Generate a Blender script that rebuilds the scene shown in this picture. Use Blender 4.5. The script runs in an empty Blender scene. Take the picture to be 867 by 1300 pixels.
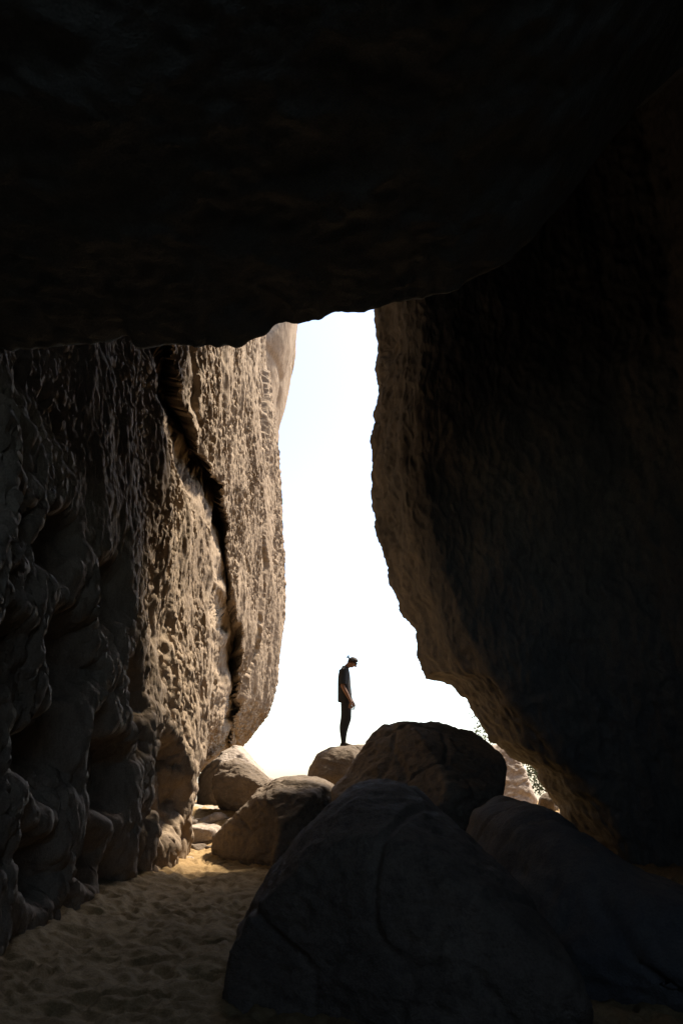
import bpy, math, random
import numpy as np
from mathutils import Vector
from mathutils.bvhtree import BVHTree

scene = bpy.context.scene
COL = scene.collection
random.seed(7)
R = math.radians

# ------------------------------------------------------------------ camera
PITCH = R(18.6)
CAM_Z = 1.5
cam_data = bpy.data.cameras.new("camera")
cam_data.sensor_fit = 'VERTICAL'
cam_data.sensor_height = 36.0
cam_data.lens = 28.0
cam_data.clip_start = 0.05
cam_data.clip_end = 3000
cam = bpy.data.objects.new("camera", cam_data)
cam.location = (0, 0, CAM_Z)
cam.rotation_euler = (R(90) + PITCH, 0, 0)
COL.objects.link(cam)
scene.camera = cam

# ------------------------------------------------------------------ sky, sun, exposure
SUN_DIR = Vector((0.46, 0.48, 1.0)).normalized()       # towards the sun
world = bpy.data.worlds.new("World")
scene.world = world
world.use_nodes = True
wn = world.node_tree
wn.nodes.clear()
w_out = wn.nodes.new('ShaderNodeOutputWorld')
w_bg = wn.nodes.new('ShaderNodeBackground')
w_sky = wn.nodes.new('ShaderNodeTexSky')
w_sky.sky_type = 'NISHITA'
w_sky.sun_disc = False
w_sky.sun_elevation = math.asin(SUN_DIR.z)
w_sky.sun_rotation = math.atan2(SUN_DIR.x, SUN_DIR.y)
w_sky.air_density = 1.0
w_sky.dust_density = 1.4
w_sky.ozone_density = 1.0
w_bg.inputs['Strength'].default_value = 0.10
wn.links.new(w_sky.outputs['Color'], w_bg.inputs['Color'])
wn.links.new(w_bg.outputs['Background'], w_out.inputs['Surface'])

sun_data = bpy.data.lights.new("sun", 'SUN')
sun_data.energy = 3.1
sun_data.angle = R(7.0)
sun_data.color = (1.0, 0.88, 0.70)
sun = bpy.data.objects.new("sun", sun_data)
sun.rotation_euler = SUN_DIR.to_track_quat('Z', 'Y').to_euler()
sun.location = (10, 40, 60)
COL.objects.link(sun)

scene.view_settings.view_transform = 'Standard'
scene.view_settings.look = 'None'
scene.view_settings.gamma = 1.0
scene.view_settings.exposure = 1.85
scene.view_settings.use_curve_mapping = False
scene.render.engine = 'CYCLES'
cy = scene.cycles
cy.use_denoising = True
cy.denoiser = 'OPENIMAGEDENOISE'
cy.denoising_input_passes = 'RGB_ALBEDO_NORMAL'
cy.max_bounces = 3
cy.diffuse_bounces = 1
cy.glossy_bounces = 2
cy.sample_clamp_indirect = 4.0
cy.use_adaptive_sampling = False

# ------------------------------------------------------------------ noise (numpy)
_rng = np.random.default_rng(11)
_G = _rng.normal(size=(256, 3)).astype(np.float32)
_G /= np.linalg.norm(_G, axis=1, keepdims=True)


def _h(ix, iy, iz, seed):
    h = (ix.astype(np.uint32) * np.uint32(374761393) + iy.astype(np.uint32) * np.uint32(668265263)
         + iz.astype(np.uint32) * np.uint32(2147483647) + np.uint32(seed * 974711 % 4294967295))
    h = (h ^ (h >> np.uint32(13))) * np.uint32(1274126177)
    h = h ^ (h >> np.uint32(16))
    return h * np.uint32(2246822519) ^ (h >> np.uint32(11))


def perlin(p, seed=0):
    p = np.asarray(p, dtype=np.float32)
    i = np.floor(p).astype(np.int64)
    f = (p - i).astype(np.float32)
    u = f * f * f * (f * (f * 6 - 15) + 10)
    out = np.zeros(p.shape[0], np.float32)
    for dx in (0, 1):
        wx = u[:, 0] if dx else 1 - u[:, 0]
        for dy in (0, 1):
            wy = wx * (u[:, 1] if dy else 1 - u[:, 1])
            for dz in (0, 1):
                w = wy * (u[:, 2] if dz else 1 - u[:, 2])
                g = _G[_h(i[:, 0] + dx, i[:, 1] + dy, i[:, 2] + dz, seed) & np.uint32(255)]
                out += w * (g[:, 0] * (f[:, 0] - dx) + g[:, 1] * (f[:, 1] - dy) + g[:, 2] * (f[:, 2] - dz))
    return out


def fbm(p, octaves=4, seed=0, gain=0.5):
    out = np.zeros(p.shape[0], np.float32)
    a, q = 1.0, np.array(p, np.float32)
    for o in range(octaves):
        out += a * perlin(q, seed + o * 17)
        a *= gain
        q = q * 2.03 + 5.7
    return out


def ridged(p, octaves=4, seed=0, gain=0.5):
    out = np.zeros(p.shape[0], np.float32)
    a, q = 1.0, np.array(p, np.float32)
    for o in range(octaves):
        out += a * (1 - 2.2 * np.abs(perlin(q, seed + o * 13)))
        a *= gain
        q = q * 2.07 + 3.1
    return out


def worley(p, seed=0, jitter=0.9):
    """F1 and F2 distances"""
    p = np.asarray(p, np.float32)
    i = np.floor(p).astype(np.int64)
    f = (p - i).astype(np.float32)
    f1 = np.full(p.shape[0], 9, np.float32)
    f2 = np.full(p.shape[0], 9, np.float32)
    for dx in (-1, 0, 1):
        for dy in (-1, 0, 1):
            for dz in (-1, 0, 1):
                h = _h(i[:, 0] + dx, i[:, 1] + dy, i[:, 2] + dz, seed)
                ox = (h & np.uint32(1023)).astype(np.float32) / 1023
                oy = ((h >> np.uint32(10)) & np.uint32(1023)).astype(np.float32) / 1023
                oz = ((h >> np.uint32(20)) & np.uint32(1023)).astype(np.float32) / 1023
                d = np.sqrt((dx + .5 + (ox - .5) * jitter - f[:, 0]) ** 2 + (dy + .5 + (oy - .5) * jitter - f[:, 1]) ** 2
                            + (dz + .5 + (oz - .5) * jitter - f[:, 2]) ** 2)
                f2 = np.minimum(f2, np.maximum(f1, d))
                f1 = np.minimum(f1, d)
    return f1, f2


def sstep(a, b, x):
    t = np.clip((x - a) / (b - a), 0, 1)
    return t * t * (3 - 2 * t)


# ------------------------------------------------------------------ helpers
CP, SP = math.cos(PITCH), math.sin(PITCH)
F_PX = 1300 * 28 / 36


def ratio(px, py):
    """slope of a line of sight: X per metre of Y, Z per metre of Y"""
    u, v = (px - 433.5) / F_PX, (650 - py) / F_PX
    k = CP - v * SP
    return u / k, (SP + v * CP) / k


def at(px, py, Y):
    a, b = ratio(px, py)
    return a * Y, Y, CAM_Z + b * Y


def tag(o, label=None, cat=None, group=None, kind=None):
    if label: o['label'] = label
    if cat: o['category'] = cat
    if group: o['group'] = group
    if kind: o['kind'] = kind
    return o


def mesh_np(name, V, F, mat, smooth=True, origin=None, parent=None):
    V = np.asarray(V, np.float32)
    if origin is not None:
        V = V - np.asarray(origin, np.float32)
    me = bpy.data.meshes.new(name)
    F = np.asarray(F, np.int32)
    n = F.shape[1]
    me.vertices.add(len(V))
    me.vertices.foreach_set('co', V.ravel())
    me.loops.add(F.size)
    me.loops.foreach_set('vertex_index', F.ravel())
    me.polygons.add(len(F))
    me.polygons.foreach_set('loop_start', np.arange(0, F.size, n, dtype=np.int32))
    me.polygons.foreach_set('use_smooth', np.full(len(F), smooth, bool))
    me.update(calc_edges=True)
    me.validate()
    me.materials.append(mat)
    o = bpy.data.objects.new(name, me)
    if origin is not None and parent is None:
        o.location = [float(c) for c in origin]
    if parent is not None:
        o.parent = parent
    COL.objects.link(o)
    return o


def grid_faces(n, m, wrap_m=False):
    i, j = np.meshgrid(np.arange(n - 1), np.arange(m if wrap_m else m - 1), indexing='ij')
    j2 = (j + 1) % m
    return np.stack([i * m + j, (i + 1) * m + j, (i + 1) * m + j2, i * m + j2], -1).reshape(-1, 4)


def grid_normals(P):
    du = np.gradient(P, axis=0)
    dv = np.gradient(P, axis=1)
    n = np.cross(du, dv)
    return n / (np.linalg.norm(n, axis=-1, keepdims=True) + 1e-9)


def vert_normals(V, F):
    a, b, c, d = V[F[:, 0]], V[F[:, 1]], V[F[:, 2]], V[F[:, 3]]
    fn = np.cross(c - a, d - b)
    N = np.zeros_like(V)
    for k in range(4):
        for ax in range(3):
            N[:, ax] += np.bincount(F[:, k], weights=fn[:, ax], minlength=len(V))
    return N / (np.linalg.norm(N, axis=1, keepdims=True) + 1e-9)


# ------------------------------------------------------------------ materials
def rock_material(name, c1, c2, c3, scale=1.0, streak=1.0, bump=0.02, rough=0.9):
    m = bpy.data.materials.new(name)
    m.use_nodes = True
    nt = m.node_tree
    N, L = nt.nodes, nt.links
    b = N['Principled BSDF']
    b.inputs['Roughness'].default_value = rough
    b.inputs['Specular IOR Level'].default_value = 0.2
    tc = N.new('ShaderNodeTexCoord')
    mp = N.new('ShaderNodeMapping')
    mp.inputs['Scale'].default_value = (scale, scale, scale / streak)
    L.new(tc.outputs['Object'], mp.inputs['Vector'])
    n1 = N.new('ShaderNodeTexNoise'); n1.inputs['Scale'].default_value = 0.9; n1.inputs['Detail'].default_value = 4; n1.inputs['Roughness'].default_value = 0.62
    n2 = N.new('ShaderNodeTexNoise'); n2.inputs['Scale'].default_value = 9.0; n2.inputs['Detail'].default_value = 5; n2.inputs['Roughness'].default_value = 0.7
    n3 = N.new('ShaderNodeTexNoise'); n3.inputs['Scale'].default_value = 60.0; n3.inputs['Detail'].default_value = 2
    for n in (n1, n2):
        L.new(mp.outputs['Vector'], n.inputs['Vector'])
    L.new(tc.outputs['Object'], n3.inputs['Vector'])
    r1 = N.new('ShaderNodeValToRGB')
    r1.color_ramp.elements[0].position = 0.36; r1.color_ramp.elements[0].color = (*c1, 1)
    r1.color_ramp.elements[1].position = 0.66; r1.color_ramp.elements[1].color = (*c2, 1)
    L.new(n1.outputs['Fac'], r1.inputs['Fac'])
    r2 = N.new('ShaderNodeValToRGB')
    r2.color_ramp.elements[0].position = 0.45; r2.color_ramp.elements[0].color = (0, 0, 0, 1)
    r2.color_ramp.elements[1].position = 0.62; r2.color_ramp.elements[1].color = (1, 1, 1, 1)
    L.new(n2.outputs['Fac'], r2.inputs['Fac'])
    mx = N.new('ShaderNodeMixRGB')
    mx.inputs['Color2'].default_value = (*c3, 1)
    fm = N.new('ShaderNodeMath'); fm.operation = 'MULTIPLY'; fm.inputs[1].default_value = 0.55
    L.new(r2.outputs['Color'], fm.inputs[0])
    L.new(fm.outputs[0], mx.inputs['Fac'])
    L.new(r1.outputs['Color'], mx.inputs['Color1'])
    gr = N.new('ShaderNodeMixRGB'); gr.blend_type = 'OVERLAY'; gr.inputs['Fac'].default_value = 0.35
    L.new(mx.outputs['Color'], gr.inputs['Color1'])
    L.new(n3.outputs['Fac'], gr.inputs['Color2'])
    L.new(gr.outputs['Color'], b.inputs['Base Color'])
    bm = N.new('ShaderNodeBump'); bm.inputs['Strength'].default_value = 0.8; bm.inputs['Distance'].default_value = bump
    ad = N.new('ShaderNodeMath'); ad.operation = 'MULTIPLY_ADD'; ad.inputs[1].default_value = 0.25
    L.new(n3.outputs['Fac'], ad.inputs[0]); L.new(n2.outputs['Fac'], ad.inputs[2])
    L.new(ad.outputs[0], bm.inputs['Height'])
    L.new(bm.outputs['Normal'], b.inputs['Normal'])
    return m


def plain_material(name, c, rough=0.8, noise=0.25, scale=20, bump=0.0):
    m = bpy.data.materials.new(name)
    m.use_nodes = True
    nt = m.node_tree
    N, L = nt.nodes, nt.links
    b = N['Principled BSDF']
    b.inputs['Roughness'].default_value = rough
    b.inputs['Specular IOR Level'].default_value = 0.25
    tc = N.new('ShaderNodeTexCoord')
    n = N.new('ShaderNodeTexNoise'); n.inputs['Scale'].default_value = scale; n.inputs['Detail'].default_value = 5
    L.new(tc.outputs['Object'], n.inputs['Vector'])
    r = N.new('ShaderNodeValToRGB')
    r.color_ramp.elements[0].position = 0.3; r.color_ramp.elements[0].color = (*[x * (1 - noise) for x in c], 1)
    r.color_ramp.elements[1].position = 0.7; r.color_ramp.elements[1].color = (*[min(1, x * (1 + noise)) for x in c], 1)
    L.new(n.outputs['Fac'], r.inputs['Fac'])
    L.new(r.outputs['Color'], b.inputs['Base Color'])
    if bump:
        bm = N.new('ShaderNodeBump'); bm.inputs['Distance'].default_value = bump
        L.new(n.outputs['Fac'], bm.inputs['Height']); L.new(bm.outputs['Normal'], b.inputs['Normal'])
    return m


M_WALL = rock_material('sandstone_wall', (0.26, 0.19, 0.128), (0.39, 0.295, 0.205), (0.165, 0.117, 0.08), 1.0, 3.0, 0.025)
M_ROOF = rock_material('sandstone_roof', (0.18, 0.185, 0.19), (0.22, 0.225, 0.23), (0.155, 0.16, 0.165), 0.8, 1.0, 0.03)  # cool grey instead of sandstone brown: bluish shade put into the colour
M_SHADED = rock_material('sandstone_shaded', (0.11, 0.10, 0.09), (0.19, 0.155, 0.12), (0.08, 0.075, 0.07), 0.9, 2.0, 0.03)  # darker copy of the sandstone, deep shade put into the colour
M_BOULDER = rock_material('sandstone_boulder', (0.14, 0.106, 0.077), (0.215, 0.163, 0.115), (0.09, 0.07, 0.052), 1.2, 1.0, 0.035)
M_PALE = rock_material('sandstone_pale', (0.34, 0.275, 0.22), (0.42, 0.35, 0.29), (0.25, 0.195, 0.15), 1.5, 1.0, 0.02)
M_SAND = rock_material('sand', (0.28, 0.182, 0.082), (0.35, 0.236, 0.112), (0.19, 0.12, 0.05), 1.6, 1.0, 0.015, 0.95)


# ------------------------------------------------------------------ ground
def ground_base(X, Y):
    z = 0.04 * (np.clip(Y, 0, 14) - 6)
    z = z + 0.56 * sstep(14.2, 16.0, Y)
    # behind the boulders the ledge breaks off into the valley; unseen, cuts bounced light
    z = z - 11.0 * sstep(18.2, 20.5, Y) * sstep(-1.5, -0.7, X) * sstep(3.4, 2.7, X)
    z = z - 11.0 * sstep(28.5, 32.0, Y) * (1 - sstep(18.2, 20.5, Y) * sstep(-1.5, -0.7, X) * sstep(3.4, 2.7, X))
    z = z - 0.01 * np.clip(Y - 34, 0, 2000)
    z = z + 5.8 * sstep(-9.0, -15.0, Y) - 30.0 * sstep(-17.0, -30.0, Y)  # unseen rear berm and drop, added to set the bluish skylight from behind
    z = z + 0.25 * sstep(-1.9, -2.9, X) * sstep(14, 12, Y) * 0.6
    return z


def ground_at(x, y):
    return float(ground_base(np.array([x]), np.array([y]))[0])


def build_ground():
    xs = np.concatenate([-np.geomspace(400, 4.2, 26), np.arange(-4.0, 5.0, 0.026), np.geomspace(5.2, 400, 26)])
    ys = np.concatenate([[-80, -45, -30, -27, -24, -21, -19, -17, -15, -14, -13, -12, -11, -10, -9, -8, -5, -3, 0, 2, 4], np.arange(5.0, 16.5, 0.03), np.arange(16.6, 24, 0.12), np.geomspace(24.3, 900, 40)])
    X, Y = np.meshgrid(xs, ys, indexing='ij')
    Z = ground_base(X, Y)
    p = np.stack([X.ravel(), Y.ravel(), np.zeros(X.size)], 1)
    near = (sstep(30, 17, Y)).ravel()
    wx = fbm(p * 1.3, 3, 41) * 0.35
    wy = fbm(p * 1.3 + 9, 3, 43) * 0.35
    q = p.copy(); q[:, 0] += wx; q[:, 1] += wy
    f1, f2 = worley(q * np.array([5.6, 3.8, 1]), 5, 1.0)            # trodden hollows
    h = 0.12 * np.clip(f1 - 0.2, 0, 0.42)
    f1b, _ = worley(q * np.array([10.0, 7.0, 1]) + 4.3, 6, 1.0)
    h += 0.06 * np.clip(f1b - 0.2, 0, 0.6)
    h += 0.05 * fbm(p * 0.8, 3, 8) + 0.012 * ridged(p * 5, 3, 9) + .014 * fbm(p * 13, 2, 10)
    far = 0.25 * fbm(p * 0.11, 3, 77) * sstep(18, 40, Y).ravel()
    Z = Z + (h * near + far).reshape(X.shape)
    P = np.stack([X, Y, Z], -1)
    o = mesh_np('ground', P.reshape(-1, 3), grid_faces(*X.shape), M_SAND)
    tag(o, 'trodden golden sand on the cave floor running out to the light', 'sand', kind='structure')
    return o


# ------------------------------------------------------------------ left wall
TIP_Y = 23.0
HOLLOWS = [(205, 1000, 24, 78, .45, 501), (130, 985, 30, 70, .5, 503), (75, 830, 42, 80, .5, 505), (160, 880, 22, 60, .35, 507), (40, 960, 34, 70, .5, 509),
           (60, 690, 40, 60, .35, 511), (125, 750, 22, 60, .25, 513), (100, 1090, 26, 50, .35, 515), (30, 1100, 34, 60, .4, 517)]


def profile_from_px(pts, Y):
    a = np.array([at(px, py, Y) for px, py in pts])
    o = np.argsort(a[:, 2])
    return a[o, 2], a[o, 0]


def build_left_wall():
    tip_px = [(300, 300), (330, 400), (336, 440), (341, 500), (346, 548), (350, 590), (355, 640), (357, 700), (355, 770), (350, 820), (347, 870),
              (339, 905), (320, 930), (300, 948), (284, 958), (266, 972), (245, 982)]
    tz, tx = profile_from_px(tip_px, TIP_Y)
    stations = [
        (-16.0, [-1, 3, 6, 20], [-2.4, -2.2, -2.4, -2.6]),  # unseen rear end, narrowed to keep rear fill off the left wall
        (3.0, [-1, 3, 6, 20], [-3.0, -2.9, -3.2, -3.6]),
        (6.0, [-1, 1, 3, 5, 7, 20], [-2.75, -2.8, -2.75, -2.95, -3.1, -3.3]),
        (9.0, [-1, 0.3, 1.5, 3, 5, 7, 20], [-2.7, -2.75, -2.8, -2.75, -2.85, -2.95, -3.0]),
        (12.0, [-1, .3, 1.6, 2.4, 4, 7, 20], [-2.55, -2.55, -2.5, -2.62, -2.7, -2.75, -2.8]),
        (13.5, [-1, .3, .8, 1.6, 2.4, 4, 7, 20], [-2.48, -2.46, -2.4, -2.28, -2.38, -2.55, -2.65, -2.7]),
        (14.6, [-1, .3, .8, 1.5, 1.9, 2.6, 4, 7, 20], [-3.5, -3.3, -3.1, -2.75, -2.5, -2.5, -2.56, -2.62, -2.7]),
        (17.0, [-1, .8, 1.6, 2.0, 2.6, 3.4, 5, 8, 20], [-4.6, -4.4, -3.6, -3.1, -2.72, -2.56, -2.5, -2.5, -2.7]),
        (20.0, [-1, 1.0, 1.8, 2.2, 2.8, 3.4, 5, 8, 11, 20], [-5.2, -5.0, -3.9, -3.2, -2.66, -2.4, -2.25, -2.2, -2.35, -2.8]),
        (TIP_Y, list(np.concatenate([[-1, 1.2], tz, [22]])), list(np.concatenate([[-5.6, -5.2], tx, [tx[-1]]]))),
    ]
    ys = np.concatenate([np.linspace(-16, 5.0, 60, endpoint=False), np.arange(5.0, 9.5, 0.025), np.arange(9.5, 19.0, 0.028), np.arange(19.0, TIP_Y, 0.04)])
    zs = np.concatenate([np.arange(-0.6, 9.0, 0.0185), np.arange(9.0, 18.0, 0.04)])
    ang = np.linspace(0, math.pi / 2, 46)[1:]
    ni, nj = len(ys), len(zs)
    SX = np.stack([np.interp(zs, s[1], s[2]) for s in stations])        # stations x z
    sy = np.array([s[0] for s in stations])
    # smooth the profiles a little
    k = np.hanning(17); k /= k.sum()
    SX = np.stack([np.convolve(np.pad(r, 8, mode='edge'), k, 'valid') for r in SX])
    Yw = ys
    idx = np.clip(np.searchsorted(sy, Yw, side='right') - 1, 0, len(sy) - 2)
    t = ((Yw - sy[idx]) / (sy[idx + 1] - sy[idx]))[:, None]
    t = t * 0.5 + 0.5 * (t * t * (3 - 2 * t))
    X = SX[idx] * (1 - t) + SX[idx + 1] * t
    Yg = np.repeat(Yw[:, None], nj, 1)
    # rounded outer corner and outer face
    Rr = 2.2
    Xc = SX[-1][None, :] - Rr * (1 - np.cos(ang))[:, None]
    Yc = np.repeat((TIP_Y + Rr * np.sin(ang))[:, None], nj, 1)
    xo = np.array([0.4, 1.2, 3, 6, 11])
    Xo = Xc[-1][None, :] - xo[:, None]
    Yo = np.repeat((Yc[-1, 0] + np.array([.05, .2, .5, 1.0, 1.5]))[:, None], nj, 1)
    X = np.vstack([X, Xc, Xo]); Yg = np.vstack([Yg, Yc, Yo])
    Zg = np.repeat(zs[None, :], X.shape[0], 0)
    P = np.stack([X, Yg, Zg], -1).astype(np.float32)
    n = X.shape[0]
    Nn = grid_normals(P)
    Nn *= np.sign(Nn[n // 2, nj // 2, 0])
    p = P.reshape(-1, 3)
    Yf, Zf = p[:, 1], p[:, 2]
    # large soft relief
    d = 0.22 * fbm(p * np.array([.35, .35, .22]), 3, 3) + 0.05 * fbm(p * np.array([1.3, 1.3, .55]), 3, 4)
    # scooped hollows with sharp rims, strongest low down on the near part
    wq = p + 0.55 * np.stack([fbm(p * .9, 3, 21), fbm(p * .9 + 7, 3, 22), fbm(p * .9 + 13, 3, 23)], 1)
    f1, f2 = worley(wq * np.array([.9, 1.15, .52]), 31, 1.0)
    lowm = sstep(5.2, 3.0, Zf + 0.28 * (Yf - 8) + 0.9 * fbm(p * .5, 2, 55)) * sstep(15.0, 12.5, Yf)
    scoop = np.clip(1 - f1 / 0.62, 0, 1)
    edge = np.clip((f2 - f1), 0, 0.35) / 0.35
    d -= lowm * (0.36 * sstep(0.0, 0.8, scoop) * (0.4 + 0.6 * edge))
    d += lowm * 0.07 * (1 - edge)
    f1, f2 = worley(wq * np.array([2.2, 2.6, 1.15]) + 3.3, 37, 1.0)
    d -= (0.02 + 0.09 * lowm) * sstep(0.55, 0.1, f1)
    # vertical weathering: ribs and pits
    ribs = ridged(p * np.array([2.2, 2.2, .42]) + 0.25 * wq, 3, 61)
    d += (0.026 * (1 - .5 * lowm)) * ribs
    f1, f2 = worley((p + 0.07 * np.stack([ribs] * 3, 1) + .12 * (wq - p)) * np.array([12.0, 12.0, 2.7]), 33, 1.0)
    pit = np.clip(f2 - f1, 0, 0.5)
    d -= 0.075 * sstep(0.05, 0.36, pit) * sstep(-0.35, 0.35, fbm(p * np.array([.8, .8, .5]) + 31, 3, 91)) * (1 - .3 * lowm)
    d += 0.032 * ridged(p * np.array([10.0, 10.0, 1.5]), 4, 65, .6)
    d += 0.09 * (ridged(p * np.array([1.0, 1.0, .14]), 2, 66) - 1.0) * (1 - .6 * lowm)
    d += 0.013 * ridged(p * np.array([13.0, 13.0, 4.5]) + 1.2 * wq, 2, 67) * (.35 + .65 * sstep(-.25, .35, fbm(p * np.array([.9, .9, .6]), 2, 68)))
    # where each point of the wall is seen from the cave, to place the clefts
    dep = p[:, 1] * CP + (p[:, 2] - CAM_Z) * SP
    dep = np.maximum(dep, .3)
    spx = 433.5 + F_PX * p[:, 0] / dep
    spy = 650 - F_PX * ((p[:, 2] - CAM_Z) * CP - p[:, 1] * SP) / dep
    inner = sstep(TIP_Y + .8, TIP_Y - .5, Yf)

    slide = np.zeros(len(p), np.float32)
    lift = np.zeros(len(p), np.float32)

    def cleft(line, reach, lip, depth, seed, under=0.0):
        """a step in the wall: it dips slowly towards the line and jumps back out beyond it"""
        ly = np.array([q[1] for q in line], float); lx = np.array([q[0] for q in line], float)
        D = np.interp(spy, ly, depth)
        x0 = np.interp(spy, ly, lx) + 5 * fbm(p * .9 + seed, 3, seed) + 1.5 * fbm(p * 4 + seed, 2, seed + 5)
        a = spx - x0
        D = D * np.clip(1.0 + .9 * fbm(p * np.array([.5, .5, 1.1]) + seed, 3, seed + 9), .7, 1.4)
        open_ = sstep(lip, -lip * .2, a)
        slide[:] += under * inner * sstep(-24, -1.5, a) * open_ * np.clip(D / .35, 0, 1)
        lift[:] += under * np.interp(spy, [440, 620, 680, 740], [.62, .62, .35, 0]) * inner * sstep(-24, -1.5, a) * open_ * np.clip(D / .35, 0, 1)
        return D * inner * np.clip((a + reach) / reach, 0, 1) ** 1.5 * open_

    d -= cleft([(190, 380), (222, 455), (232, 500), (246, 545), (256, 590), (276, 630), (289, 665), (291, 720), (290, 760), (300, 800), (303, 850), (302, 890), (296, 930), (285, 960)],
               60, .8, [.38, .52, .54, .52, .46, .44, .38, .34, .30, .38, .40, .36, .2, 0], 401, 1.15)
    d -= cleft([(249, 380), (252, 450), (250, 510), (254, 545)], 9, 1.0, [.24, .24, .2, 0], 411)
    d -= cleft([(341, 380), (339, 440), (337, 500), (334, 560), (333, 640), (330, 700), (327, 760), (322, 830), (300, 905)], 9, 1.2, [.3, .3, .22, .2, .1, .16, .1, .2, .1], 421)
    # arched hollows near the foot of the wall
    def hollow(cx, cyy, rx, ry, depth, seed):
        a = (spx - cx) / rx + .25 * fbm(p * 1.5, 3, seed)
        b = (spy - cyy) / ry + .20 * fbm(p * 1.5 + 5, 3, seed + 1)
        r = np.sqrt(a * a + b * b)
        return depth * sstep(1.0, .55, r) * inner

    for h in HOLLOWS:
        d -= hollow(*h)
    keep = sstep(27, 24.5, Yf) * 0.9 + 0.1
    P2 = p + Nn.reshape(-1, 3) * (d * keep)[:, None]
    P2[:, 1] += slide
    P2[:, 2] += lift
    P2 = P2.reshape(n, nj, 3)
    # second pass: grain on the carved surface itself
    N2 = grid_normals(P2)
    N2 *= np.sign(N2[n // 2, nj // 2, 0])
    q = P2.reshape(-1, 3)
    g = .034 * ridged(q * np.array([3.2, 3.2, 1.2]), 4, 801, .6) + .010 * fbm(q * np.array([7, 7, 3.0]), 3, 805)
    f1, f2 = worley(q * np.array([5.5, 5.5, 3.2]) + 1.7, 811, 1.0)
    g -= .045 * sstep(.50, .08, f1) * sstep(-.15, .3, fbm(q * .7, 2, 815))
    P2 = (q + N2.reshape(-1, 3) * (g * (.35 + .65 * lowm) * keep)[:, None]).reshape(n, nj, 3)
    # close the mass behind
    def ring(x, z):
        q = P2[:, -1, :].copy(); q[:, 0] = x; q[:, 2] = z; return q[:, None, :]
    full = np.concatenate([P2, ring(-13.5, 18.4), ring(-14.0, -0.8)], 1)
    V = full.reshape(-1, 3)
    F = grid_faces(n, full.shape[1], wrap_m=True)[:, ::-1]
    o = mesh_np('rock_wall', V, F, M_WALL)
    o.data.set_sharp_from_angle(angle=R(58))
    tag(o, 'tall weathered sandstone wall with vertical ribs and a dark diagonal cleft, left of the opening', 'rock wall')
    return o


# ------------------------------------------------------------------ right wall
EDGE_Y = 14.0


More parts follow.
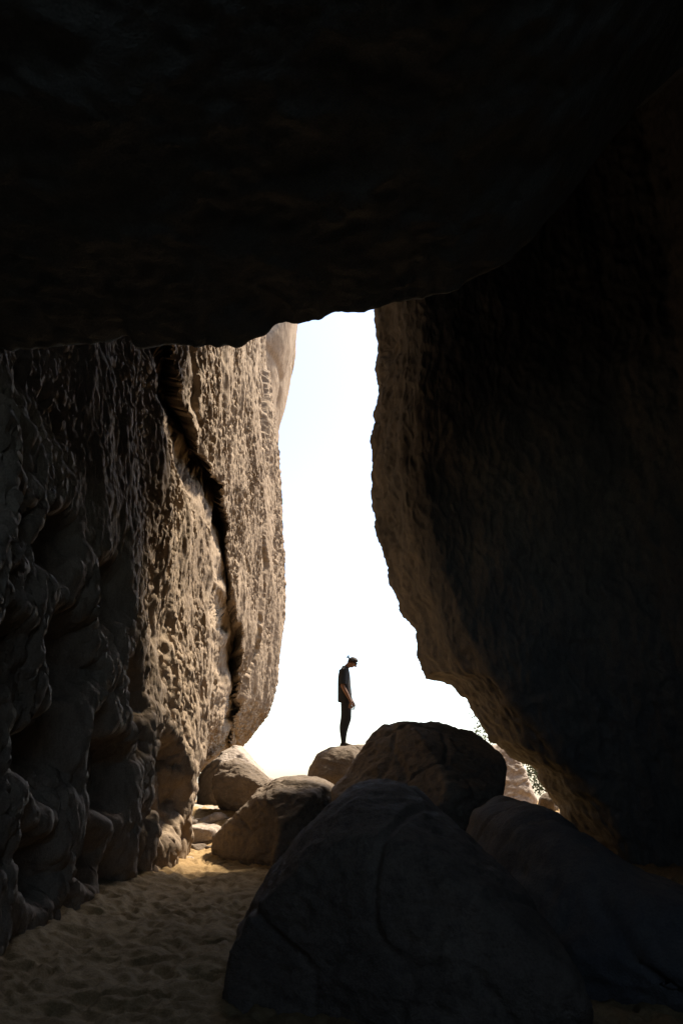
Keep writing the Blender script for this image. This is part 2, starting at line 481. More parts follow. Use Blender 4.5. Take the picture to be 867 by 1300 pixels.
def build_right_wall():
    edge_px = [(470, 250), (478, 340), (479, 395), (481, 470), (475, 540), (473, 600), (480, 650), (490, 710), (510, 770), (529, 800), (532, 815),
               (531, 835), (540, 861), (573, 868), (586, 882), (604, 908), (620, 940), (650, 963), (679, 974), (690, 1000), (712, 1035), (735, 1060)]
    ez, ex = profile_from_px(edge_px, EDGE_Y)
    zs = np.concatenate([np.arange(-0.6, 10.0, 0.026), np.arange(10.0, 18.0, 0.05)])
    E = np.interp(zs, np.concatenate([[-1], ez, [19]]), np.concatenate([[ex[0] + .35], ex, [ex[-1]]]))
    k = np.hanning(5); k /= k.sum()
    E = np.convolve(np.pad(E, 2, mode='edge'), k, 'valid')
    m0 = E.min()
    U = E - m0
    Us = np.convolve(np.pad(U, 25, mode='edge'), np.ones(51) / 51, 'valid')
    Um = .5 * U + .5 * Us
    st = [(-16.0, 7.4 + 0 * U), (2.0, 4.4 + .0 * Us), (7.0, 5.2 + .05 * Us), (10.4, 6.2 + .1 * Us), (11.8, 5.6 + .3 * Us), (12.3, 4.6 + .45 * Us), (12.5, 3.0 + .7 * Us),  # first station is out of view, widened to admit rear fill light
          (12.58, m0 + 1.2 + .86 * Us), (12.66, m0 + .75 + .9 * Us), (12.95, m0 + .46 + .93 * Um), (EDGE_Y, E)]
    sy = np.array([s[0] for s in st]); SX = np.stack([s[1] for s in st])
    counts = [30, 12, 40, 50, 35, 50, 70, 40, 30, 36]
    tt = np.concatenate([k + np.linspace(0, 1, c, endpoint=False) for k, c in enumerate(counts)] + [[len(st) - 1]])
    idx = np.minimum(tt.astype(int), len(st) - 2)
    t = tt - idx
    ys = sy[idx] * (1 - t) + sy[idx + 1] * t
    t = t[:, None]
    X = SX[idx] * (1 - t) + SX[idx + 1] * t
    ks = np.hanning(9); ks /= ks.sum()
    sm = lambda a: np.convolve(np.pad(a, 4, mode='reflect', reflect_type='odd'), ks, 'valid')
    ys = sm(ys); X = np.apply_along_axis(sm, 0, X)
    nj = len(zs)
    Y = np.repeat(ys[:, None], nj, 1)
    ang = np.linspace(0, math.pi / 2, 30)[1:]
    Rr = 0.8
    shade_bulge = 1 + 1.2 * sstep(12.0, 10.0, zs) * sstep(6.2, 8.2, zs)  # unseen bulge on the outer face, added to block sun from the left wall
    Xc = E[None] + Rr * (1 - np.cos(ang))[:, None]
    Yc = EDGE_Y + Rr * np.sin(ang)[:, None] * shade_bulge[None]
    xo = np.array([.2, .5, 1, 2, 4, 8, 12])
    Xo = Xc[-1][None] + xo[:, None]
    Yo = Yc[-1][None] + (xo * .05)[:, None]
    X = np.vstack([X, Xc, Xo]); Y = np.vstack([Y, Yc, Yo])
    Z = np.repeat(zs[None], X.shape[0], 0)
    P = np.stack([X, Y, Z], -1).astype(np.float32)
    n = X.shape[0]
    Nn = grid_normals(P); Nn *= -np.sign(Nn[n // 2, nj // 2, 0])
    p = P.reshape(-1, 3)
    w = p + .4 * np.stack([fbm(p * .8 + 40, 3, 121), fbm(p * .8 + 47, 3, 122), fbm(p * .8 + 53, 3, 123)], 1)
    d = 0.22 * fbm(p * np.array([.45, .45, .3]), 3, 103) + .07 * fbm(p * 1.6, 3, 104)
    f1, f2 = worley(w * np.array([.8, .9, .5]), 131, 1.0)
    d -= .18 * sstep(.6, .1, f1) * sstep(12.6, 10.9, p[:, 1])
    d += .02 * ridged(p * np.array([2.6, 2.6, .8]), 4, 161)
    f1, f2 = worley(w * np.array([4, 4, 2.2]), 133, 1.0)
    d -= .03 * sstep(.05, .5, f2 - f1)
    d += .02 * ridged(p * np.array([9, 9, 4]), 3, 165)
    low = sstep(4.5, 2.5, p[:, 2])
    d += low * .06 * ridged(p * np.array([1.5, 1.5, 2.4]), 3, 171)      # blocky underside
    near_edge = sstep(12.3, 13.8, p[:, 1])
    d *= 1 - .45 * near_edge
    d -= near_edge * (.05 + .07 * low)
    d += near_edge * .07 * np.round(fbm(p * np.array([1.3, 1.3, 1.7]), 2, 181) * 6) / 3 + near_edge * .03 * ridged(p * np.array([3.5, 3.5, 2.5]), 3, 182)
    P2 = (p + Nn.reshape(-1, 3) * d[:, None]).reshape(n, nj, 3)

    def ring(x, z):
        q = P2[:, -1, :].copy(); q[:, 0] = np.maximum(q[:, 0], x); q[:, 2] = z; return q[:, None, :]
    full = np.concatenate([P2, ring(13.5, 18.4), ring(13.6, -.8)], 1)
    F = grid_faces(n, full.shape[1], wrap_m=True)
    o = mesh_np('rock_wall', full.reshape(-1, 3), F, M_SHADED)
    tag(o, 'huge dark undercut rock wall overhanging right of the opening', 'rock wall')
    return o


# ------------------------------------------------------------------ roof
LIP_Y = 6.0
HIDDEN_ROOF_END = 16.3  # outer end of an unseen upper roof, added to cut off sun and sky


def build_roof():
    lip_px = [(-120, 452), (0, 448), (60, 445), (110, 443), (150, 438), (162, 431), (170, 430), (175, 446), (200, 444), (250, 445), (300, 445), (318, 438), (340, 428),
              (352, 418), (380, 412), (405, 408), (416, 403), (450, 399), (480, 395), (500, 388), (535, 383), (580, 368), (640, 338), (680, 300), (720, 250), (760, 200), (800, 150), (867, 90), (960, 20)]
    a = np.array([at(px, py, LIP_Y) for px, py in lip_px])
    xs = np.concatenate([np.linspace(-13, -4.2, 12, endpoint=False), np.arange(-4.2, 3.4, 0.028), np.linspace(3.4, 13, 14)])
    lz = np.interp(xs, a[:, 0], a[:, 2])
    lz = np.where(xs > a[-1, 0], a[-1, 2], lz)
    xl = np.stack([xs, xs * 0, xs * 0], 1)
    lz = lz + .035 * ridged(xl * 1.7, 3, 231) - .02 + .03 * fbm(xl * 7, 3, 232)
    lzs = np.convolve(np.pad(lz, 20, mode='edge'), np.ones(41) / 41, 'valid')
    prof = []                                        # (Y, z as function of x) along the loop
    under = [(-16.0, 15.0, 0), (-12.0, 12.0, 0), (-8.0, 9.4, 0)]  # unseen rear opening, shaped to let bluish fill light in behind the camera
    for y, z, k in under:
        prof.append((y, np.full_like(xs, z)))
    for y in np.concatenate([np.linspace(-5, 2, 15, endpoint=False), np.arange(2.0, LIP_Y - .12, .035)]):
        t = (y + 5) / (LIP_Y + 5)
        bl = sstep(4.9, LIP_Y, y)
        prof.append((y, (lzs * (1 - bl) + lz * bl) + .35 * (1 - sstep(2, LIP_Y, y)) + .03 * (LIP_Y - y) + .25 * max(0, 2 - y)))
    for k in np.linspace(0, 1, 16):
        an = k * math.pi / 2
        prof.append((LIP_Y - .12 + .12 * math.sin(an) + .0 * lz, lz + .14 * (1 - math.cos(an))))
    for y, z in ((LIP_Y + .05, 6.6), (LIP_Y + .2, 8.5), (LIP_Y + .6, 11.5), (LIP_Y + 1.6, 12.4), (10, 13.0), (13, 13.8), (HIDDEN_ROOF_END - .6, 15.0), (HIDDEN_ROOF_END, 15.7),
                 (HIDDEN_ROOF_END + .1, 17.2), (HIDDEN_ROOF_END - .4, 19.2), (7, 19.6), (-16.2, 19.4)):  # upper roof hidden behind the lip, there to control the light
        prof.append((y, np.maximum(z, lz + (z - 5) * .35)))
    P = np.stack([np.stack([xs, np.full_like(xs, y), z], -1) for y, z in prof], 1).astype(np.float32)
    n, m, _ = P.shape
    p = P.reshape(-1, 3)
    vis = (sstep(-2, 2, p[:, 1]) * sstep(9, 5.5, p[:, 2]))
    lipm = sstep(4.6, 5.7, p[:, 1])
    d = .18 * fbm(p * np.array([.5, .5, .5]), 3, 203) * (1 - .85 * lipm) + .05 * ridged(p * np.array([1.3, 1.3, 1.3]), 4, 204) * (1 - .6 * lipm)
    d += .022 * ridged(p * 5, 4, 206)
    p2 = p.copy()
    p2[:, 2] -= d * (.3 + .7 * vis)
    F = grid_faces(n, m, wrap_m=True)
    o = mesh_np('cave_roof', p2, F, M_ROOF)
    tag(o, 'massive black rock slab roofing the cave above the opening', 'cave roof')
    return o


# ------------------------------------------------------------------ boulders
def cube_sphere(res):
    lin = np.tan(np.linspace(-1, 1, res) * math.pi / 4)
    A, B = np.meshgrid(lin, lin, indexing='ij')
    one = np.ones_like(A)
    faces = [np.stack(s, -1) for s in ((A, B, one), (B, A, -one), (one, A, B), (-one, B, A), (B, one, A), (A, -one, B))]
    V = np.concatenate([f.reshape(-1, 3) for f in faces])
    V /= np.linalg.norm(V, axis=1, keepdims=True)
    q = grid_faces(res, res)
    F = np.concatenate([q + k * res * res for k in range(6)])
    key = np.round(V * 1e5).astype(np.int64)
    _, first, inv = np.unique(key, axis=0, return_index=True, return_inverse=True)
    return V[first], inv.reshape(-1)[F]


_CS = {}


def inflate(outline, c, depth_a, depth_b, pw=0.75, res=90):
    """closed solid whose rim is the 2-D outline round c and whose third axis swells by depth_a (negative side) and depth_b"""
    if res not in _CS:
        _CS[res] = cube_sphere(res)
    D, F = _CS[res]
    o = np.asarray(outline, float)
    # dense polygon -> polar radius
    q = np.vstack([o, o[:1]])
    s = np.linspace(0, len(o), len(o) * 60, endpoint=False)
    i = s.astype(int); f = (s - i)[:, None]
    dense = q[i] * (1 - f) + q[i + 1] * f - np.asarray(c)
    an = np.arctan2(dense[:, 1], dense[:, 0]); rr = np.hypot(dense[:, 0], dense[:, 1])
    od = np.argsort(an); an, rr = an[od], rr[od]
    ta = np.linspace(-math.pi, math.pi, 720, endpoint=False)
    tr = np.interp(ta, np.concatenate([an - 2 * math.pi, an, an + 2 * math.pi]), np.tile(rr, 3))
    k = np.hanning(9); k /= k.sum()
    tr = np.convolve(np.concatenate([tr[-4:], tr, tr[:4]]), k, 'valid')
    phi = np.arctan2(D[:, 2], D[:, 0])
    h = np.hypot(D[:, 0], D[:, 2])
    r = np.interp(phi, np.append(ta, math.pi), np.append(tr, tr[0]))
    mean = tr.mean()
    w = sstep(0.0, 0.9, h)
    r = mean * (1 - w) + r * w
    hp = h ** pw
    dy = np.sign(D[:, 1]) * np.abs(D[:, 1]) ** pw
    e = np.maximum(hp, 1e-6)
    norm = (hp ** (2 / pw * .5 + .0) + 0)          # = h
    u = r * e * np.cos(phi) if False else r * hp * np.cos(phi)
    v = r * hp * np.sin(phi)
    wv = np.where(dy < 0, dy * depth_a, dy * depth_b)
    return u + c[0], v + c[1], wv, F


def boulder(px, Y, da, db, label, mat=None, lean=0.0, amp=1.0, seed=0, res=90, pw=0.75, name='boulder', group=None, strata=0.0, tilt=None):
    """px: outline of the rock as seen from the cave, at distance Y; lean: metres the top leans back per metre of height"""
    zc = np.mean([at(x, y, Y)[2] for x, y in px])
    pts = []
    for x, y in px:
        yy = Y
        for _ in range(4):
            wx, _, wz = at(x, y, yy)
            yy = Y + lean * (wz - zc)
        pts.append((wx, wz))
    pts = np.array(pts)
    c = (pts.min(0) + pts.max(0)) / 2
    pts = c + (pts - c) * .965
    u, v, w, F = inflate(pts, c, da, db, pw, res)
    V = np.stack([u, Y + w + lean * (v - zc), v], 1)
    return finish_rock(V, F, label, mat, amp, seed, name, group, strata)


def slab(plan, z0, z1, label, mat=None, amp=1.0, seed=0, res=60, name='rock_slab', group=None, slope=0.0, strata=1.0):
    plan = np.array(plan, float)
    c = (plan.min(0) + plan.max(0)) / 2
    u, v, w, F = inflate(plan, c, (z1 - z0) / 2, (z1 - z0) / 2, .45, res)
    V = np.stack([u, v, (z0 + z1) / 2 + w + slope * (v - c[1])], 1)
    F = F[:, ::-1]
    return finish_rock(V, F, label, mat, amp, seed, name, group, strata)


def finish_rock(V, F, label, mat, amp, seed, name, group, strata, cuts=9):
    ext = V.max(0) - V.min(0)
    S = float(np.prod(ext) ** (1 / 3))
    rnd = np.random.default_rng(seed * 7 + 3)
    ctr = (V.max(0) + V.min(0)) / 2
    for _ in range(cuts):                          # broken planes
        nn = rnd.normal(size=3) * np.array([.8, 1.0, .7])
        if abs(nn[1]) < .45 * np.linalg.norm(nn): nn[1] = math.copysign(.7, nn[1]) * np.linalg.norm(nn)
        nn /= np.linalg.norm(nn)
        h_ = (V - ctr) @ nn
        k_ = h_.max() * rnd.uniform(.66, .86) + .03 * S * fbm(V * 1.6 / S + seed, 3, seed + 390)
        ex_ = np.maximum(h_ - k_, 0)
        V = V - nn * (ex_ * .93)[:, None]
    N = vert_normals(V, F)
    if np.mean(np.sum(N * (V - V.mean(0)), 1)) < 0:
        F = F[:, ::-1]; N = -N
    p = V + seed * 13.7
    s = 1 / S
    d = .07 * S * fbm(p * s * 1.6, 3, seed + 300)
    # broken facets
    wq = p + .12 * S * np.stack([fbm(p * s * 2, 2, seed + 311), fbm(p * s * 2 + 5, 2, seed + 312), fbm(p * s * 2 + 9, 2, seed + 313)], 1)
    f1, f2 = worley(wq * s * 2.6, seed + 320, 1.0)
    d -= .024 * S * sstep(.10, 0.0, f2 - f1) * sstep(-.2, .3, fbm(p * s * 1.5 + 3, 2, seed + 331))
    d += .03 * S * ridged(p * s * np.array([2.6, 2.6, 4.2]), 4, seed + 340)
    fsz = np.array([5, 5, 7.0])
    f1, f2 = worley(wq * fsz, seed + 350, 1.0)
    d -= .032 * sstep(.5, .1, f1) * min(1, S)
    d += .018 * ridged(p * np.array([5, 5, 8.0]), 4, seed + 360, .6) * min(1, S * 1.2)
    if strata:
        d += strata * .03 * perlin(np.stack([p[:, 0] * .6, p[:, 1] * .6, p[:, 2] * 9], 1), seed + 370)
    V2 = V + N * (d * amp)[:, None]
    base = (float(V2[:, 0].mean()), float(V2[:, 1].mean()), float(V2[:, 2].min()))
    o = mesh_np(name, V2, F, mat or M_BOULDER, origin=base)
    tag(o, label, 'boulder' if name == 'boulder' else 'rock', group)
    return o


def build_boulders():
    B = {}
    B['front'] = boulder([(480, 997), (500, 999), (525, 1009), (550, 1028), (574, 1046), (610, 1080), (655, 1130), (700, 1200), (730, 1290), (720, 1400), (640, 1480), (450, 1500),
                          (330, 1460), (285, 1400), (284, 1300), (287, 1240), (296, 1200), (316, 1160), (343, 1122), (367, 1095), (383, 1070), (399, 1050), (422, 1025), (450, 1003)],
                         6.5, 1.5, 2.6, 'biggest dark boulder in the foreground with a rounded ridge', lean=.75, seed=1, res=150, amp=.5, group=None)
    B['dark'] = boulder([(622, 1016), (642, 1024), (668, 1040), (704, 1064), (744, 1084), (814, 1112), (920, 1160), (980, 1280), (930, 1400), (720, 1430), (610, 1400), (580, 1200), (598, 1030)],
                        8.9, 3.2, 1.8, 'black boulder in deep shade below the right-hand gap', M_SHADED, lean=1.1, seed=2, res=90, amp=.5)  # darker shade-coloured stone, so its lit edge stays dim
    B['tall'] = boulder([(424, 1005), (440, 985), (458, 957), (474, 936), (486, 922), (510, 920), (540, 921), (565, 918), (582, 916), (600, 926), (618, 942), (629, 960), (632, 985),
                         (628, 1010), (622, 1060), (600, 1110), (500, 1120), (430, 1080)],
                        12.8, 1.5, 1.5, 'broad dark boulder whose crest rises right of the standing person', lean=.45, seed=3, res=150, amp=.6, pw=.7)
    B['person'] = boulder([(391, 996), (396, 975), (405, 960), (419, 951), (440, 949), (466, 948), (480, 957), (486, 990), (475, 1030), (420, 1036), (392, 1030)],
                          16.7, 1.25, 1.1, 'angular flat-topped boulder under the standing person', lean=.35, seed=4, res=110, amp=.45, pw=.42)
    B['second'] = boulder([(269, 1085), (271, 1066), (284, 1052), (300, 1040), (312, 1025), (330, 1008), (355, 992), (378, 988), (400, 990), (420, 997), (438, 1010), (450, 1040),
                           (445, 1090), (425, 1122), (350, 1124), (300, 1122), (276, 1114)],
                          13.4, 1.15, 1.3, 'rounded boulder with a grooved lit top beside the sandy path', lean=.4, seed=5, res=130, amp=.75, strata=.6)
    B['far_dark'] = boulder([(274, 990), (282, 971), (300, 966), (318, 974), (335, 990), (349, 1001), (340, 1018), (312, 1034), (298, 1042), (288, 1040), (278, 1024), (273, 1007)],
                            16.2, .7, .8, 'wedge-shaped boulder perched at the foot of the left-hand bulge', lean=.55, seed=6, res=90, amp=.8, pw=.6)
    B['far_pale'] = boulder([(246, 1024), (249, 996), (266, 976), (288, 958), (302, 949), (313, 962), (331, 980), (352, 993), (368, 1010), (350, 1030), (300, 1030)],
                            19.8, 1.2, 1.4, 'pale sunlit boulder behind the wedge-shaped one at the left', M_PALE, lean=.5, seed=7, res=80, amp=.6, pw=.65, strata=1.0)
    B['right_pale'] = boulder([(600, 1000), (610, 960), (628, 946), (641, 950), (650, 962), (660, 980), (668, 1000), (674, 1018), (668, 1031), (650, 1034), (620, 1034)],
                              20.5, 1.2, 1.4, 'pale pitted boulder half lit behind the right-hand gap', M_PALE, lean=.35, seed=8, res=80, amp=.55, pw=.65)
    B['round'] = boulder([(697 + 13 * math.cos(a), 1022 + 15 * math.sin(a)) for a in np.linspace(0, 2 * math.pi, 12, endpoint=False)], 16.0, .2, .2,
                         'small round dark stone in the right-hand gap', seed=9, res=30, amp=.8, name='stone')
    B['gapslab'] = boulder([(695, 1040), (712, 1033), (730, 1036), (738, 1050), (722, 1060), (700, 1060)], 15.2, .4, .4,
                           'low layered rock at the bottom of the right-hand gap', seed=10, res=40, amp=.9, name='stone', strata=1.0)
    # ledges by the foot of the left wall
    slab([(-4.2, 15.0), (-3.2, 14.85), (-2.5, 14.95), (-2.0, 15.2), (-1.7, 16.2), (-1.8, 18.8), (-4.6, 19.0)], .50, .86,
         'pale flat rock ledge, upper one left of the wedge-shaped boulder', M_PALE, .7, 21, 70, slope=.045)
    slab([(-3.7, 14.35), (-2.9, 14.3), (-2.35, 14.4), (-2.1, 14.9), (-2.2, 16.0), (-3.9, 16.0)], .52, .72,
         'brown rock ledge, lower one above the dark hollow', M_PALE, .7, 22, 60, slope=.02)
    k = 0
    for px, py, s, lab in ((262, 1074, .10, 'dark stone under the lower ledge'), (250, 1078, .14, 'larger dark stone against the foot of the left wall under the ledge'),
                           (270, 1066, .12, 'brown stone tucked deep under the lower ledge'), (240, 1094, .06, 'small pale pebble at the corner of the left wall')):
        Yg = 14.3 if py < 1090 else 13.3
        x, y, z = at(px, py, Yg)
        gz = ground_at(x, y)
        pl = [(x + s * 1.2 * math.cos(t) * (1 + .2 * math.sin(3 * t + k)), y + s * math.sin(t)) for t in np.linspace(0, 2 * math.pi, 9, endpoint=False)]
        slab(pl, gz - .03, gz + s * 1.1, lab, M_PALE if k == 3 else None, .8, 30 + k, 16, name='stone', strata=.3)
        k += 1
    # far buttress above the left wall's shoulder
    boulder([(388, 250), (383, 350), (377, 418), (371, 455), (359, 500), (346, 548), (332, 620), (318, 760), (308, 920), (262, 985), (238, 1035), (150, 1040), (120, 700), (140, 300), (250, 180)],
            28.5, 3.0, 3.5, 'distant pale rock buttress rising behind the top of the left wall', M_WALL, lean=0.0, seed=12, res=110, amp=.3, pw=.6, name='rock_buttress')
    return B


build_ground()
build_left_wall()
build_right_wall()
build_roof()
BO = build_boulders()


# ------------------------------------------------------------------ person
def loft(rings, n=24, cap=True):
    """rings: list of arrays (n,3)"""
    V = np.concatenate(rings)
    F = [tuple(int(q) for q in f) for f in grid_faces(len(rings), n, wrap_m=True)]
    if cap:
        F.append(tuple(range(n))[::-1])
        F.append(tuple(range((len(rings) - 1) * n, len(rings) * n)))
    return V, F


def ell(cx, cy, z, a, b, n=24, sq=1.0, tilt=0.0):
    t = np.linspace(0, 2 * math.pi, n, endpoint=False)
    c, s_ = np.cos(t), np.sin(t)
    x = np.sign(c) * np.abs(c) ** sq * a
    return np.stack([cx + x, cy + np.sign(s_) * np.abs(s_) ** sq * b, z + tilt * x], 1)


def poly_mesh(name, parts, mat, parent, subsurf=1):
    V, F, k = [], [], 0
    for v, f in parts:
        V += [tuple(float(c) for c in q) for q in v]
        F += [tuple(i + k for i in q) for q in f]
        k += len(v)
    me = bpy.data.meshes.new(name)
    me.from_pydata(V, [], F)
    me.polygons.foreach_set('use_smooth', [True] * len(me.polygons))
    me.materials.append(mat)
    o = bpy.data.objects.new(name, me)
    COL.objects.link(o)
    if parent: o.parent = parent
    if subsurf:
        m = o.modifiers.new('subdivision', 'SUBSURF'); m.levels = m.render_levels = subsurf
    return o


def skin_mesh(name, verts, edges, radii, root, mat, parent, levels=2):
    me = bpy.data.meshes.new(name + '_cage')
    me.from_pydata(verts, edges, [])
    o = bpy.data.objects.new(name + '_cage', me)
    COL.objects.link(o)
    sk = o.modifiers.new('skin', 'SKIN'); sk.use_smooth_shade = True
    layer = me.skin_vertices[0] if me.skin_vertices else None
    if layer is None:
        o.data.update()
        layer = me.skin_vertices[0]
    for i, r in enumerate(radii):
        layer.data[i].radius = r if isinstance(r, tuple) else (r, r)
        layer.data[i].use_root = (i == root)
    ss = o.modifiers.new('subdivision', 'SUBSURF'); ss.levels = ss.render_levels = levels
    dg = bpy.context.evaluated_depsgraph_get()
    out = bpy.data.meshes.new_from_object(o.evaluated_get(dg))
    out.name = name
    bpy.data.objects.remove(o)
    bpy.data.meshes.remove(me)
    out.materials.clear(); out.materials.append(mat)
    out.polygons.foreach_set('use_smooth', [True] * len(out.polygons))
    ob = bpy.data.objects.new(name, out)
    COL.objects.link(ob)
    if parent: ob.parent = parent
    return ob


def build_person():
    skin = plain_material('skin', (0.27, 0.145, 0.09), .6, .1, 30)
    shirt = plain_material('black_cotton', (0.035, 0.037, 0.04), .95, .25, 60, .002)
    pants = plain_material('charcoal_denim', (0.03, 0.032, 0.036), .9, .25, 80, .002)
    hairm = plain_material('dark_hair', (0.035, 0.022, 0.015), .7, .3, 90, .003)
    scarf = plain_material('dark_cloth', (0.03, 0.03, 0.035), .9, .2, 60)
    shoem = plain_material('dark_leather', (0.04, 0.034, 0.03), .7, .2, 40)
    # find the top of the rock under the feet
    rk = BO['person']
    me = rk.data
    vs = np.empty(len(me.vertices) * 3, np.float32); me.vertices.foreach_get('co', vs)
    vs = vs.reshape(-1, 3) + np.array(rk.location, np.float32)
    X, _, _ = at(437, 945, PERSON_Y)
    bv = BVHTree.FromPolygons([Vector(v) for v in vs], [tuple(p.vertices) for p in me.polygons])
    hits = [bv.ray_cast(Vector((X + dx, PERSON_Y + dy, 9)), Vector((0, 0, -1)))[0] for dx in (-.04, .05, .14) for dy in (-.09, .09)]
    z = float(np.mean([h.z for h in hits if h])) - .012
    print('person stands at', X, PERSON_Y, z, 'wanted', at(437, 945, PERSON_Y)[2])
    root = bpy.data.objects.new('person', None)
    root.location = (X, PERSON_Y, z)
    root.rotation_euler = (0, 0, R(-8))
    root.scale = (1.03, 1.03, 1.03)
    COL.objects.link(root)
    tag(root, 'person in black shirt and dark trousers standing on a boulder with bowed head', 'person')
    V, E, Rd = [], [], []

    def bow(P):
        """tips everything above the collar forward about the neck"""
        P = np.array(P, float)
        w = sstep(1.50, 1.58, P[:, 2]) * R(22)
        c, s_ = np.cos(w), np.sin(w)
        x, zz = P[:, 0] - .045, P[:, 2] - 1.53
        P[:, 0], P[:, 2] = .045 + x * c + zz * s_ - .02 * w, 1.53 - x * s_ + zz * c + .02 * w
        return P

    def v(x, y, zz, r, prev=None):
        V.append((x, y, zz)); Rd.append(r)
        if prev is not None: E.append((prev, len(V) - 1))
        return len(V) - 1
    pel = v(.035, 0, .93, (.10, .12))
    sp = v(.015, 0, 1.10, (.09, .11), pel)
    ch = v(-.005, 0, 1.28, (.10, .13), sp)
    uc = v(0, 0, 1.41, (.085, .11), ch)
    nb = v(.035, 0, 1.50, .058, uc)
    nt = v(.085, 0, 1.565, .052, nb)
    h1 = v(.13, 0, 1.605, (.072, .07), nt)
    h2 = v(.155, 0, 1.655, (.085, .076), h1)
    v(.172, 0, 1.70, (.055, .055), h2)
    jw = v(.165, 0, 1.555, (.042, .045), h1)
    v(.19, 0, 1.535, (.024, .026), jw)
    ns = v(.222, 0, 1.60, (.03, .03), h1)
    v(.246, 0, 1.580, (.012, .014), ns)
    for s_ in (-1, 1):
        v(.13, s_ * .085, 1.61, (.014, .008), v(.132, s_ * .07, 1.612, (.02, .02), h1))
        sh = v(0, s_ * .165, 1.425, .055, uc)
        eb = v(-.005 + (.0 if s_ < 0 else .02), s_ * .215, 1.13, .042, sh)
        ma = v(.06, s_ * .212, 1.01, .040, eb)
        wr = v(.128, s_ * .20, .885, .027, ma)
        pa = v(.145, s_ * .197, .835, (.036, .020), wr)
        pb = v(.155, s_ * .193, .795, (.036, .018), pa)
        for k, (dx, ln) in enumerate(((.030, .068), (.010, .080), (-.010, .074), (-.028, .056))):
            a = v(.155 + dx, s_ * .190, .772, .0095, pb)
            b = v(.150 + dx * 1.1, s_ * .182, .772 - ln * .5, .0088, a)
            v(.138 + dx * 1.1, s_ * .168, .772 - ln, .0075, b)
        a = v(.176, s_ * .186, .828, .012, pa)
        b = v(.190, s_ * .176, .800, .0105, a)
        v(.190, s_ * .170, .772, .0085, b)
        off = 0 if s_ < 0 else -.025
        hp = v(.04, s_ * .09, .88, .085, pel)
        th = v(.05, s_ * .09, .70, .075, hp)
        kn = v(.055 + off, s_ * .088, .52, .056, th)
        cf = v(.0 + off, s_ * .085, .36, .055, kn)
        an = v(-.005 + off, s_ * .083, .095, .036, cf)
        ft = v(.05 + off, s_ * .085, .045, (.030, .035), an)
        v(.15 + off, s_ * .092, .028, (.020, .034), ft)
    V = [tuple(q) for q in bow(np.array(V))]
    skin_mesh('body', V, E, Rd, pel, skin, root)
    # T-shirt
    torso = [ell(.022, 0, .845, .146, .205, sq=.85), ell(.020, 0, .862, .145, .205, sq=.85), ell(.012, 0, .98, .136, .20, sq=.85), ell(.006, 0, 1.12, .130, .20, sq=.85),
             ell(.0, 0, 1.26, .122, .21, sq=.85), ell(.0, 0, 1.36, .118, .215, sq=.85), ell(.004, 0, 1.44, .096, .195), ell(.018, 0, 1.495, .072, .125), ell(.032, 0, 1.520, .066, .085, tilt=-.3),
             ell(.036, 0, 1.532, .058, .074, tilt=-.35), ell(.036, 0, 1.520, .052, .066, tilt=-.35)]
    parts = [loft(torso, cap=False)]
    for s_ in (-1, 1):
        rings = []
        for t, r in ((0, .088), (.25, .086), (.55, .080), (.85, .078), (1, .079), (.985, .068)):
            cxx, cyv, czz = -.0 * t, s_ * (.13 + .088 * t), 1.43 - .29 * t
            ring = ell(0, 0, 0, r, r * .9)
            ring[:, 2] = -s_ * 0 + ring[:, 1] * s_ * .32
            rings.append(ring + np.array([cxx, cyv, czz]))
        parts.append(loft(rings, cap=False))
    poly_mesh('shirt', parts, shirt, root)
    # trousers
    parts = [loft([ell(.035, 0, 1.0, .115, .165), ell(.038, 0, .93, .118, .175), ell(.040, 0, .84, .112, .175), ell(.045, 0, .80, .06, .10)])]
    prof = [(.93, -.062, .145, .088), (.78, -.055, .150, .088), (.66, -.052, .150, .080), (.55, -.055, .152, .070), (.50, -.062, .148, .068), (.40, -.082, .110, .066), (.30, -.080, .078, .062), (.20, -.066, .055, .054),
            (.10, -.048, .046, .048), (.075, -.05, .05, .05)]
    for s_ in (-1, 1):
        off = 0 if s_ < 0 else -.022
        rings = [ell((a + b) / 2 + off * min(1, (.93 - zz) * 2), s_ * .087, zz, (b - a) / 2 * (1 if s_ < 0 else .92), w) for zz, a, b, w in prof]
        parts.append(loft(rings))
    poly_mesh('trousers', parts, pants, root)
    for s_ in (-1, 1):
        off = 0 if s_ < 0 else -.025
        yaw = -.10 if s_ < 0 else .10
        rg = []
        for x, w, hh in ((-.072, .018, .035), (-.062, .036, .075), (-.02, .042, .095), (.03, .042, .092), (.08, .046, .07), (.13, .048, .052), (.175, .040, .042), (.198, .016, .026)):
            t = np.linspace(0, 2 * math.pi, 16, endpoint=False)
            rg.append(np.stack([np.full(16, x + off), s_ * .087 + x * yaw + np.cos(t) * w, np.maximum(np.sin(t) * hh * .5 + hh * .5, .004)], 1))
        poly_mesh('shoe', [loft(rg, 16)], shoem, root)
    # hair: a close cap over the crown and the back of the head
    cx, cz = .146, 1.648
    D, F = cube_sphere(20)
    ax = np.array([.32, 0, .95]); ax /= np.linalg.norm(ax)
    keep = (D @ np.array([-.55, 0, .83])) > -.12
    Pv = D * np.array([.098, .087, .094]) + np.array([cx, 0, cz])
    Pv += (D * (.006 * fbm(D * 6, 2, 700)[:, None]))
    Fk = [tuple(int(i) for i in f) for f in F if keep[f].all()]
    used = sorted({i for f in Fk for i in f}); mp = {i: k for k, i in enumerate(used)}
    hair = poly_mesh('hair', [(bow(Pv[used]), [tuple(mp[i] for i in f) for f in Fk])], hairm, root, 0)
    so = hair.modifiers.new('thickness', 'SOLIDIFY'); so.thickness = .008; so.offset = 1
    # headscarf band with two knotted tails
    t = np.linspace(0, 2 * math.pi, 28, endpoint=False)
    nrm = np.array([.25, 0, .97]); nrm /= np.linalg.norm(nrm)
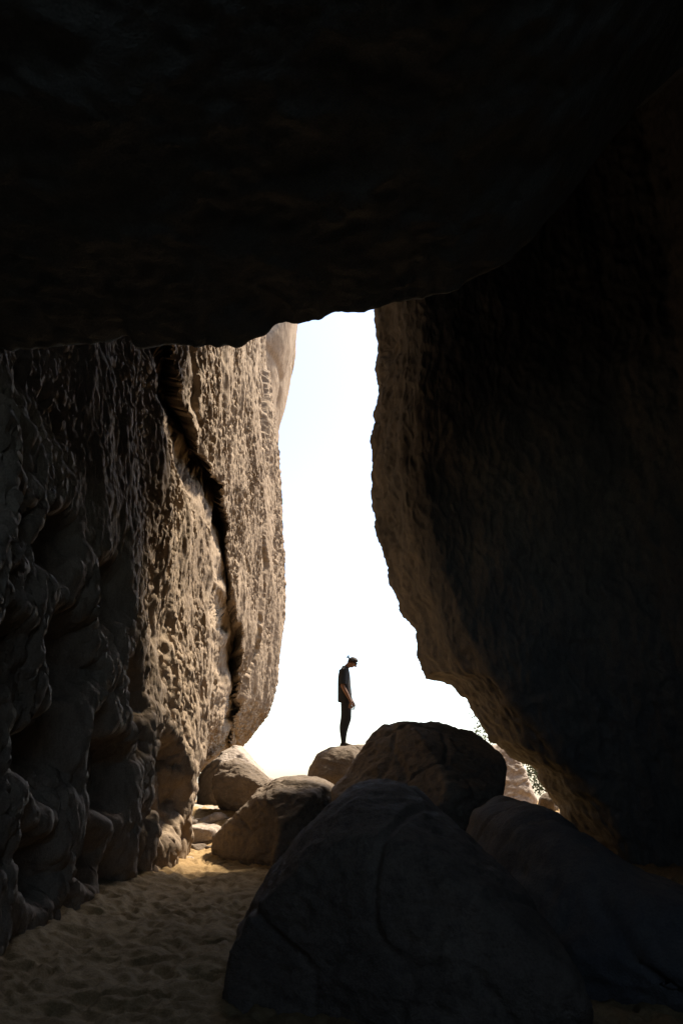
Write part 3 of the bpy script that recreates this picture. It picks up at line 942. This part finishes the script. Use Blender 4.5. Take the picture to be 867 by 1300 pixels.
    e1 = np.array([.97, 0, -.25]); e2 = np.array([0, 1, 0])
    ctr = np.array([cx, 0, cz + .018])
    rings = []
    for k in range(28):
        dr = math.cos(t[k]) * e1 * .0965 + math.sin(t[k]) * e2 * .092
        q = [ctr + dr * 1.0 + nrm * .018, ctr + dr * 1.05 + nrm * .012, ctr + dr * 1.05 - nrm * .014, ctr + dr * 1.0 - nrm * .02]
        rings.append(np.array(q))
    Vb = np.concatenate(rings)
    Fb = [(i * 4 + j, ((i + 1) % 28) * 4 + j, ((i + 1) % 28) * 4 + (j + 1) % 4, i * 4 + (j + 1) % 4) for i in range(28) for j in range(4)]
    band = poly_mesh('headscarf', [(bow(Vb), Fb)], scarf, root, 1)
    back = ctr - e1 * .105
    for end, y in ((np.array([.0, .01, 1.742]), .012), (np.array([-.005, -.02, 1.690]), -.012)):
        rg = []
        for k in range(6):
            f = k / 5
            c = back * (1 - f) + end * f + np.array([0, y * f, .012 * math.sin(f * 3)])
            w = .010 + .010 * math.sin(f * 2.6)
            rg.append(np.array([c + np.array([0, -.006, -w]), c + np.array([0, .006, -w]), c + np.array([0, .006, w]), c + np.array([0, -.006, w])]))
        tv, tf = loft(rg, 4)
        poly_mesh('scarf_tail', [(bow(tv), tf)], scarf, band, 1)
    k = np.array([back + np.array([np.cos(a) * .016, np.sin(a) * .02, 0]) for a in np.linspace(0, 2 * math.pi, 8, endpoint=False)])
    kv, kf = loft([k * .3 + back * .7 + np.array([0, 0, -.018]), k, k * .3 + back * .7 + np.array([0, 0, .018])], 8)
    poly_mesh('scarf_knot', [(bow(kv), kf)], scarf, band, 1)
    for s_ in (-1, 1):
        D, F = cube_sphere(5)
        poly_mesh('eye', [(bow(D * .011 + np.array([.215, s_ * .032, 1.625])), [tuple(int(i) for i in f) for f in F])], scarf, root, 0)


# ------------------------------------------------------------------ trees beyond the gap
def tube(points, radii, n=6):
    P = [np.array(q, float) for q in points]
    rings = []
    for i, q in enumerate(P):
        d = P[min(i + 1, len(P) - 1)] - P[max(i - 1, 0)]
        d /= np.linalg.norm(d) + 1e-9
        u = np.cross(d, [0.3, .9, .2]); u /= np.linalg.norm(u) + 1e-9
        w = np.cross(d, u)
        t = np.linspace(0, 2 * math.pi, n, endpoint=False)
        rings.append(q + (np.cos(t)[:, None] * u + np.sin(t)[:, None] * w) * radii[i])
    return loft(rings, n)


def build_tree(base, height, spread, nleaf, leaf, label, seed, group):
    rnd = np.random.default_rng(seed)
    bark = plain_material('bark', (0.10, 0.085, 0.065), .9, .3, 12, .01)
    lm = plain_material('leaf_green', (0.13, 0.17, 0.085), .6, .35, 3)
    lm.node_tree.nodes['Principled BSDF'].inputs['Transmission Weight'].default_value = 0
    root = bpy.data.objects.new('young_tree', None)
    root.location = base
    COL.objects.link(root)
    tag(root, label, 'tree', group)
    parts, tips = [], []
    top = np.array([.1 * height * rnd.normal() * .3, 0, height * .75])
    tr = [np.array([0, 0, -.1]), np.array([.03, .02, height * .25]), np.array([-.02, .03, height * .5]), top]
    parts.append(tube(tr, [.055, .045, .034, .015], 8))
    for k in range(16):
        f = rnd.uniform(.12, .95)
        i = min(int(f * 3), 2); ff = f * 3 - i
        a = tr[i] * (1 - ff) + tr[i + 1] * ff
        an = rnd.uniform(0, 2 * math.pi)
        ln = spread * rnd.uniform(.55, 1.0) * (1.1 - .5 * f)
        dirv = np.array([math.cos(an), math.sin(an), rnd.uniform(.15, .9)])
        m = a + dirv * ln * .5 + rnd.normal(size=3) * .05
        e = a + dirv * ln + np.array([0, 0, rnd.uniform(-.1, .15)])
        parts.append(tube([a, m, e], [.026, .017, .007], 5))
        for j in range(4):
            fb = rnd.uniform(.35, 1)
            s0 = a * (1 - fb) + e * fb
            e2 = s0 + rnd.normal(size=3) * ln * .28 + np.array([0, 0, .05])
            parts.append(tube([s0, (s0 + e2) / 2 + rnd.normal(size=3) * .02, e2], [.010, .008, .005], 4))
            tips += [e2, (s0 + e2) / 2]
        tips += [e, m]
    poly_mesh('trunk', parts, bark, root, 0)
    V, F = [], []
    tips = np.array(tips)
    for k in range(nleaf):
        c = tips[rnd.integers(len(tips))] + rnd.normal(size=3) * .075
        d = rnd.normal(size=3); d /= np.linalg.norm(d)
        u = np.cross(d, rnd.normal(size=3)); u /= np.linalg.norm(u)
        n_ = np.cross(d, u)
        L, W = leaf * rnd.uniform(.7, 1.3), leaf * rnd.uniform(.25, .4)
        b = len(V)
        V += [tuple(c), tuple(c + d * L * .5 + u * W + n_ * .1 * L), tuple(c + d * L), tuple(c + d * L * .5 - u * W + n_ * .1 * L)]
        F += [(b, b + 1, b + 2), (b, b + 2, b + 3)]
    poly_mesh('crown', [(V, F)], lm, root, 0)
    return root


PERSON_Y = 16.35
build_person()
G = 'young trees beyond the right-hand gap'
bx, by, bz = 5.0, 26.0, ground_at(5.0, 26.0)
build_tree((5.0, 26.0, bz), 3.4, 1.2, 1500, .09, 'sparse young tree whose leaf tips show above the broad boulder beside the overhang', 801, G)
build_tree((6.2, 25.0, ground_at(6.2, 25)), 2.5, 1.15, 3600, .085, 'bushy young tree filling the bright gap right of the pale pitted boulder', 802, G)
